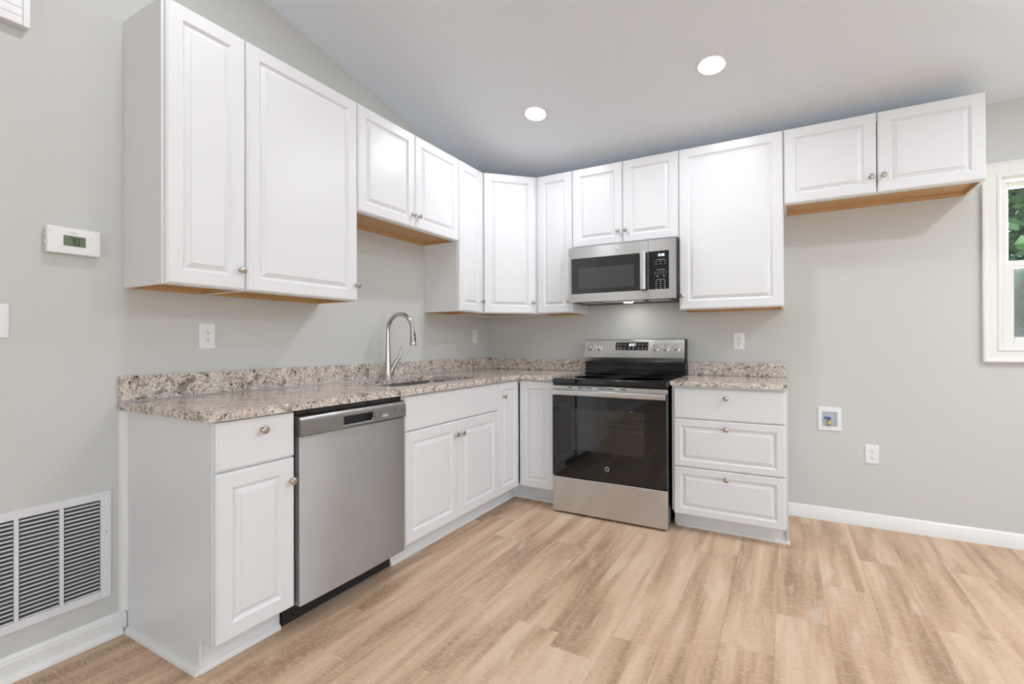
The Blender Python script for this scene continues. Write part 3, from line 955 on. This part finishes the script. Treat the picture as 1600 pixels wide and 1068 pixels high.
MB().box(XD_ + 0.11, 28.09, -15.5, -14.3, gz0 + 0.1, gz1 + 0.1).build('control_glass', BGLASS, cpo, 0.05, 2)
MB().box(25.0, 27.2, -15.53, -15.5, 11.0, 12.0).build('display', BLACKM, cpo)
digits('clock_digit', '12:58', DIG, cpo, Matrix.Translation((25.2, -15.54, 11.15)), 0.62, 0.30, 0.10, 0.085)
mk = Marks()
for z in (10.2, 7.55, 5.0): mk.box(24.9, 27.1, -15.52, -15.5, z, z + 0.09)
for z in (9.75, 9.1):
    for x in (24.5, 25.7, 26.9): mk.box(x, x + 0.5, -15.52, -15.5, z, z + 0.08)
for z in (6.9, 6.4):
    for i in range(5): mk.box(24.5 + 0.68 * i, 24.65 + 0.68 * i, -15.52, -15.5, z, z + 0.18)
mk.box(24.9, 25.3, -15.52, -15.5, 5.8, 6.0).box(26.6, 27.0, -15.52, -15.5, 5.8, 6.0)
for z in (4.5, 3.9, 3.3, 2.75):
    for x in (24.6, 25.7, 26.8): mk.box(x, x + 0.42, -15.52, -15.5, z, z + 0.12)
mk.build('keypad_mark', PANELTXT, cpo)
MB().box(0.3, 29.7, -15.2, -14.25, 0.05, 0.4).box(0.3, 29.7, -14.2, -0.6, 0.1, 0.34).build('underside', BLACKM, t)
MB().box(2.6, 8.0, -12.8, -7.0, 0.02, 0.1).build('grease_filter', mat('filter_mesh', (0.45, 0.45, 0.45), 0.4, 1.0), t)
MB().box(22.0, 27.4, -12.8, -7.0, 0.02, 0.1).build('grease_filter', mat('filter_mesh_pale', (0.55, 0.54, 0.52), 0.4, 1.0), t)
MB().box(9.2, 20.6, -14.6, -9.5, -0.02, 0.1).build('lamp_cover', CHROME, t, 0.05, 2)
MB().box(13.8, 16.2, -7.8, -6.6, 0.03, 0.1).build('surface_lamp', emit('surface_lamp_lens', (1.0, 0.96, 0.92), 85.0), t)

# ------------------------------------------------------------------ things on the walls


def plate(name, loc, rz, label, cat, kind, group=None, w=2.75, h=4.55):
    """wall plate, local: x across, -y into the room, z up; loc = lower left corner on the wall"""
    t = thing(name, loc, label, cat, rz, group)
    MB().panel(0, w, 0, h, [(0, 0), (0, -0.12), (0.06, -0.2), (0.16, -0.24), (0.5, -0.24)]).build('cover_plate', PLAS, t, sharp=25)
    cx = w / 2
    if kind == 'decora':
        d = MB().box(cx - 0.66, cx + 0.66, -0.30, -0.2, h / 2 - 1.32, h / 2 + 1.32).build('receptacle', PLAS, t, 0.04, 2)
        s_ = MB()
        for z in (h / 2 + 0.62, h / 2 - 0.62):
            s_.box(cx - 0.28, cx - 0.20, -0.306, -0.295, z, z + 0.30).box(cx + 0.20, cx + 0.28, -0.306, -0.295, z, z + 0.26).lathe([(0.01, 0), (0.11, 0), (0.11, 0.01), (0.01, 0.01)], (cx, -0.296, z - 0.22), '-y', 10)
        s_.build('socket_slots', SLOT, d)
    elif kind == 'duplex':
        for z in (h / 2 + 0.77, h / 2 - 0.77):
            d = MB().lathe([(0.01, 0.2), (0.68, 0.2), (0.68, 0.30), (0.64, 0.33), (0.01, 0.33)], (cx, 0, z), '-y', 24).build('receptacle', PLAS, t)
            MB().box(cx - 0.29, cx - 0.20, -0.34, -0.325, z, z + 0.30).box(cx + 0.20, cx + 0.29, -0.34, -0.325, z, z + 0.26).lathe([(0.01, 0), (0.12, 0), (0.12, 0.012), (0.01, 0.012)], (cx, -0.328, z - 0.25), '-y', 10).build('socket_slots', SLOT, d)
        MB().lathe([(0.01, 0), (0.12, 0), (0.10, 0.03), (0.01, 0.04)], (cx, -0.24, h / 2), '-y', 12).build('screw', PLASG, t)
    else:
        MB().prism([(-0.2, h / 2 - 1.3), (-0.36, h / 2 - 1.3), (-0.27, h / 2), (-0.36, h / 2 + 1.3), (-0.2, h / 2 + 1.3)], 0, cx - 0.66, cx + 0.66).build('rocker', PLAS, t, 0.03, 1)
    return t


OG = 'white wall outlets'
plate('wall_outlet', (0, -97.1, 43.85), 90, 'white rectangular-faced outlet on the left wall above the dishwasher counter', 'outlet', 'decora', OG)
plate('wall_outlet', (0, -11.6, 44.75), 90, 'white outlet on the left wall near the corner, right of the faucet', 'outlet', 'decora', OG)
plate('wall_outlet', (78.1, 0, 42.75), 0, 'white duplex outlet above the short granite counter right of the range', 'outlet', 'duplex', OG)
plate('wall_outlet', (107.3, 0, 15.3), 0, 'white duplex outlet low on the bare wall, right of the water valve box', 'outlet', 'duplex', OG)
plate('light_switch', (0, -123.85, 45.6), 90, 'white light switch plate cut off by the left edge, below the thermostat', 'switch', 'rocker')

# water supply box
t = thing('water_supply_box', (97.65, 0, 22.6), 'white framed recessed water valve box low on the refrigerator wall', 'water box')
fb = MB()
fw, fh = 4.95, 5.8
O = [(0, 0), (fw, 0), (fw, fh), (0, fh)]
I = [(0.85, 1.05), (4.1, 1.05), (4.1, 4.7), (0.85, 4.7)]
fb.loops([[(p[0], 0, p[1]) for p in O], [(p[0], -0.22, p[1]) for p in O], [(p[0] * 0.98 + 0.05, -0.28, p[1] * 0.98 + 0.06) for p in O], [(p[0], -0.28, p[1]) for p in I], [(p[0], -0.04, p[1]) for p in I]], True, False)
fb.build('frame', PLAS, t)
rb = MB()
rb.loops([[(p[0], -0.04, p[1]) for p in I], [(p[0], -0.03, p[1]) for p in I]], False, True)
rb.box(0.85, 4.1, -0.26, -0.03, 1.05, 1.1).box(3.75, 4.09, -0.25, -0.03, 1.1, 4.7)
rb.build('recess', BOXG, t)
vb = MB().lathe([(0.01, 0), (0.30, 0), (0.30, 0.6), (0.22, 0.7), (0.22, 1.1), (0.34, 1.2), (0.34, 1.6), (0.2, 1.75), (0.01, 1.75)], (2.35, -0.4, 1.1), 'z', 16)
vb.lathe([(0.01, 0), (0.3, 0), (0.36, 0.15), (0.36, 0.5), (0.2, 0.5), (0.2, 0.3), (0.01, 0.3)], (2.4, -0.55, 2.1), '-y', 16)
vo = vb.build('valve', BRASS, t)
MB().loops([[(1.25, y, 3.05), (2.55, y, 2.85), (2.7, y, 3.0), (2.65, y, 3.35), (1.3, y, 3.45)] for y in (-0.75, -0.35)]).build('lever_handle', BLUE, vo, 0.05, 2)

# thermostat (local x across, -y into the room)
t = thing('thermostat', (0, -117.6, 57.75), 'white thermostat with green screen reading 70 on the left wall', 'thermostat', 90)
tw, th_ = 6.0, 3.75
MB().box(0.15, tw - 0.15, -0.95, 0, 0.12, th_ - 0.12).build('base', PLAS, t, 0.05, 2)
MB().panel(0, tw, 0, th_, [(0, -0.3), (0, -1.05), (0.05, -1.12), (0.12, -1.14), (0.6, -1.14)]).build('faceplate', PLAS, t, sharp=25)
MB().box(1.65, 4.35, -1.16, -1.13, 0.98, 2.72).build('screen_bezel', PLAS, t, 0.02, 1)
sc_ = MB().box(1.75, 4.25, -1.175, -1.155, 1.1, 2.6).build('screen', LCD, t)
digits('screen_digit', '70', LCDSEG, sc_, Matrix.Translation((2.42, -1.18, 1.32)), 0.98, 0.52, 0.12, 0.12)
mk = Marks().box(2.45, 3.4, -1.15, -1.14, 2.92, 2.98).lathe([(0.01, 0), (0.07, 0), (0.07, 0.01), (0.01, 0.01)], (2.9, -1.14, 3.12), '-y', 10)
mk.box(4.75, 5.15, -1.15, -1.14, 2.62, 2.66).box(4.75, 5.0, -1.15, -1.14, 1.65, 1.69).box(4.92, 5.02, -1.15, -1.14, 2.38, 2.46).box(4.92, 5.02, -1.15, -1.14, 1.08, 1.16)
mk.box(0.25, 0.4, -1.15, -1.14, 2.85, 2.95)
mk.build('face_mark', PLASG, t)
MB().box(4.7, 5.15, -1.2, -1.14, 0.85, 2.58).build('up_down_button', PLAS, t, 0.05, 2)
MB().box(-0.12, 0.02, -0.75, -0.5, 2.4, 2.7).build('side_slider', PLAS, t)
MB().box(-0.12, 0.02, -0.75, -0.5, 1.3, 1.6).build('side_slider', PLAS, t)

# return air grille
t = thing('return_air_grille', (0, -130.6, 6.25), 'large white louvered return air grille low on the left wall', 'air vent', 90)
GW, GH = 20.6, 16.15
cols = [(1.1 + 4.66 * i, 1.1 + 4.66 * i + 4.15) for i in range(4)]
g = MB()
g.box(0, 1.1, -0.35, 0, 0, GH).box(GW - 1.3, GW, -0.35, 0, 0, GH).box(1.1, GW - 1.3, -0.35, 0, 0, 1.2).box(1.1, GW - 1.3, -0.35, 0, GH - 1.2, GH)
for i in range(3): g.box(cols[i][1], cols[i + 1][0], -0.35, -0.02, 1.2, GH - 1.2)
g.build('frame', VENT, t, 0.05, 1)
for a, b in cols:
    lv = MB()
    n = 24
    pz = (GH - 2.4) / n
    for k in range(n):
        z = 1.2 + pz * k
        lv.loops([[(a, -0.03, z + 0.06), (b, -0.03, z + 0.06), (b - 0.1, -0.42, z + 0.34), (a + 0.1, -0.42, z + 0.34)],
                  [(a, -0.03, z + 0.0), (b, -0.03, z + 0.0), (b - 0.1, -0.42, z + 0.15), (a + 0.1, -0.42, z + 0.15)]])
    lv.build('louver_bank', VENT, t)
MB().box(1.1, GW - 1.3, -0.015, -0.005, 1.2, GH - 1.2).build('duct_shade_sheet', VDARK, t)  # flat sheet on the solid wall, the duct's shade put into its colour
MB().lathe([(0.01, 0), (0.14, 0), (0.1, 0.04), (0.01, 0.05)], (GW - 0.55, -0.35, GH * 0.62), '-y', 12).build('screw', PLASG, t)

# slotted cover high on the left wall
t = thing('slotted_wall_cover', (0, -133.4, 87.6), 'white slotted box high on the left wall in the top left corner', 'wall cover', 90)
b = MB().box(0, 14.0, -1.35, 0, 0, 7.0)
b.build('housing', VENT, t, 0.06, 2)
b = MB().box(13.3, 14.0, -1.5, -1.3, 0, 7.0).box(0, 13.2, -1.5, -1.3, 6.3, 7.0)
for k in range(6): b.box(0, 13.24, -1.5, -1.36, 0.02 + 1.13 * k, 1.1 + 1.13 * k)
b.build('slotted_face', PLAS, t, 0.02, 1)

# ------------------------------------------------------------------ recessed ceiling lights
sl_ang = math.atan(K)


def can(key, x, y, label):
    tilt = sl_ang if y > YM else -sl_ang
    t = thing('recessed_light', (x, y, cz(y)), label, 'ceiling light', 0, 'recessed ceiling lights')
    t.rotation_euler = (-tilt, 0, 0)
    MB().lathe([(3.25, 0.0), (3.25, -0.12), (3.05, -0.22), (2.62, -0.24), (2.55, -0.12), (2.55, 0.0)], (0, 0, 0), 'z', 40).build('trim_ring', PLAS, t)
    MB().lathe([(0.01, -0.30), (1.6, -0.30), (2.3, -0.26), (2.54, -0.1), (0.01, -0.1)], (0, 0, 0), 'z', 40).build('lens', emit('lamp_lens', LAMP, POWER[key]), t, sharp=60)


can('A', 34.8, -33.6, 'lit round recessed ceiling light, the farther of the two, above the corner')
can('B', 77.1, -34.2, 'lit round recessed ceiling light, the larger nearer one above the range')
can('C', 36.0, -108.0, 'lit recessed ceiling light out of view above the left wall')
can('E', 156.0, -55.0, 'lit recessed ceiling light out of view in front of the window')
can('G', 200.0, -70.0, 'added unseen ceiling light far to the right, balancing the room light')  # extra lamp, added out of view to balance the light

# ------------------------------------------------------------------ outside
gd = MB().box(-300, 700, 5.2, 700, -26, -24).build('ground', GRASS)
structure(gd)


def tree(x, y, rad, zc, n, label):
    t = thing('tree', (x, y, -24), label, 'tree', 0, 'trees outside the window')
    MB().tube([(0, 0, 0), (2, 0, 50), (-1, 2, 100), (0, 0, zc + 44)], [7, 6, 5, 2], 12).build('trunk', BARK, t)
    f = MB()
    for _ in range(n):
        th = random.uniform(0, 2 * math.pi)
        cu = random.uniform(-1, 1)
        r = rad * random.uniform(0.35, 1.0) ** 0.5 * (1 + 0.12 * math.sin(5 * th) + 0.1 * math.sin(9 * cu + 3 * th))
        su = math.sqrt(1 - cu * cu)
        p = Vector((r * su * math.cos(th), r * su * math.sin(th), zc + 24 + r * 1.25 * cu))
        d = Vector((random.gauss(0, 1), random.gauss(0, 1), random.gauss(-0.6, 0.6))).normalized()
        e = d.cross(Vector((random.gauss(0, 1), random.gauss(0, 1), random.gauss(0, 1)))).normalized()
        L = random.uniform(3.2, 6.0)
        w = L * 0.32
        nrm = d.cross(e) * 0.25
        f.add([p, p + d * L * 0.45 + e * w + nrm, p + d * L, p + d * L * 0.45 - e * w + nrm], [(0, 1, 2), (0, 2, 3)])
    f.build('foliage', LEAF, t)


tree(190, 150, 80, 72, 42000, 'leafy green tree seen through the window')
tree(370, 420, 170, 80, 30000, 'broad leafy tree standing farther behind the window tree')
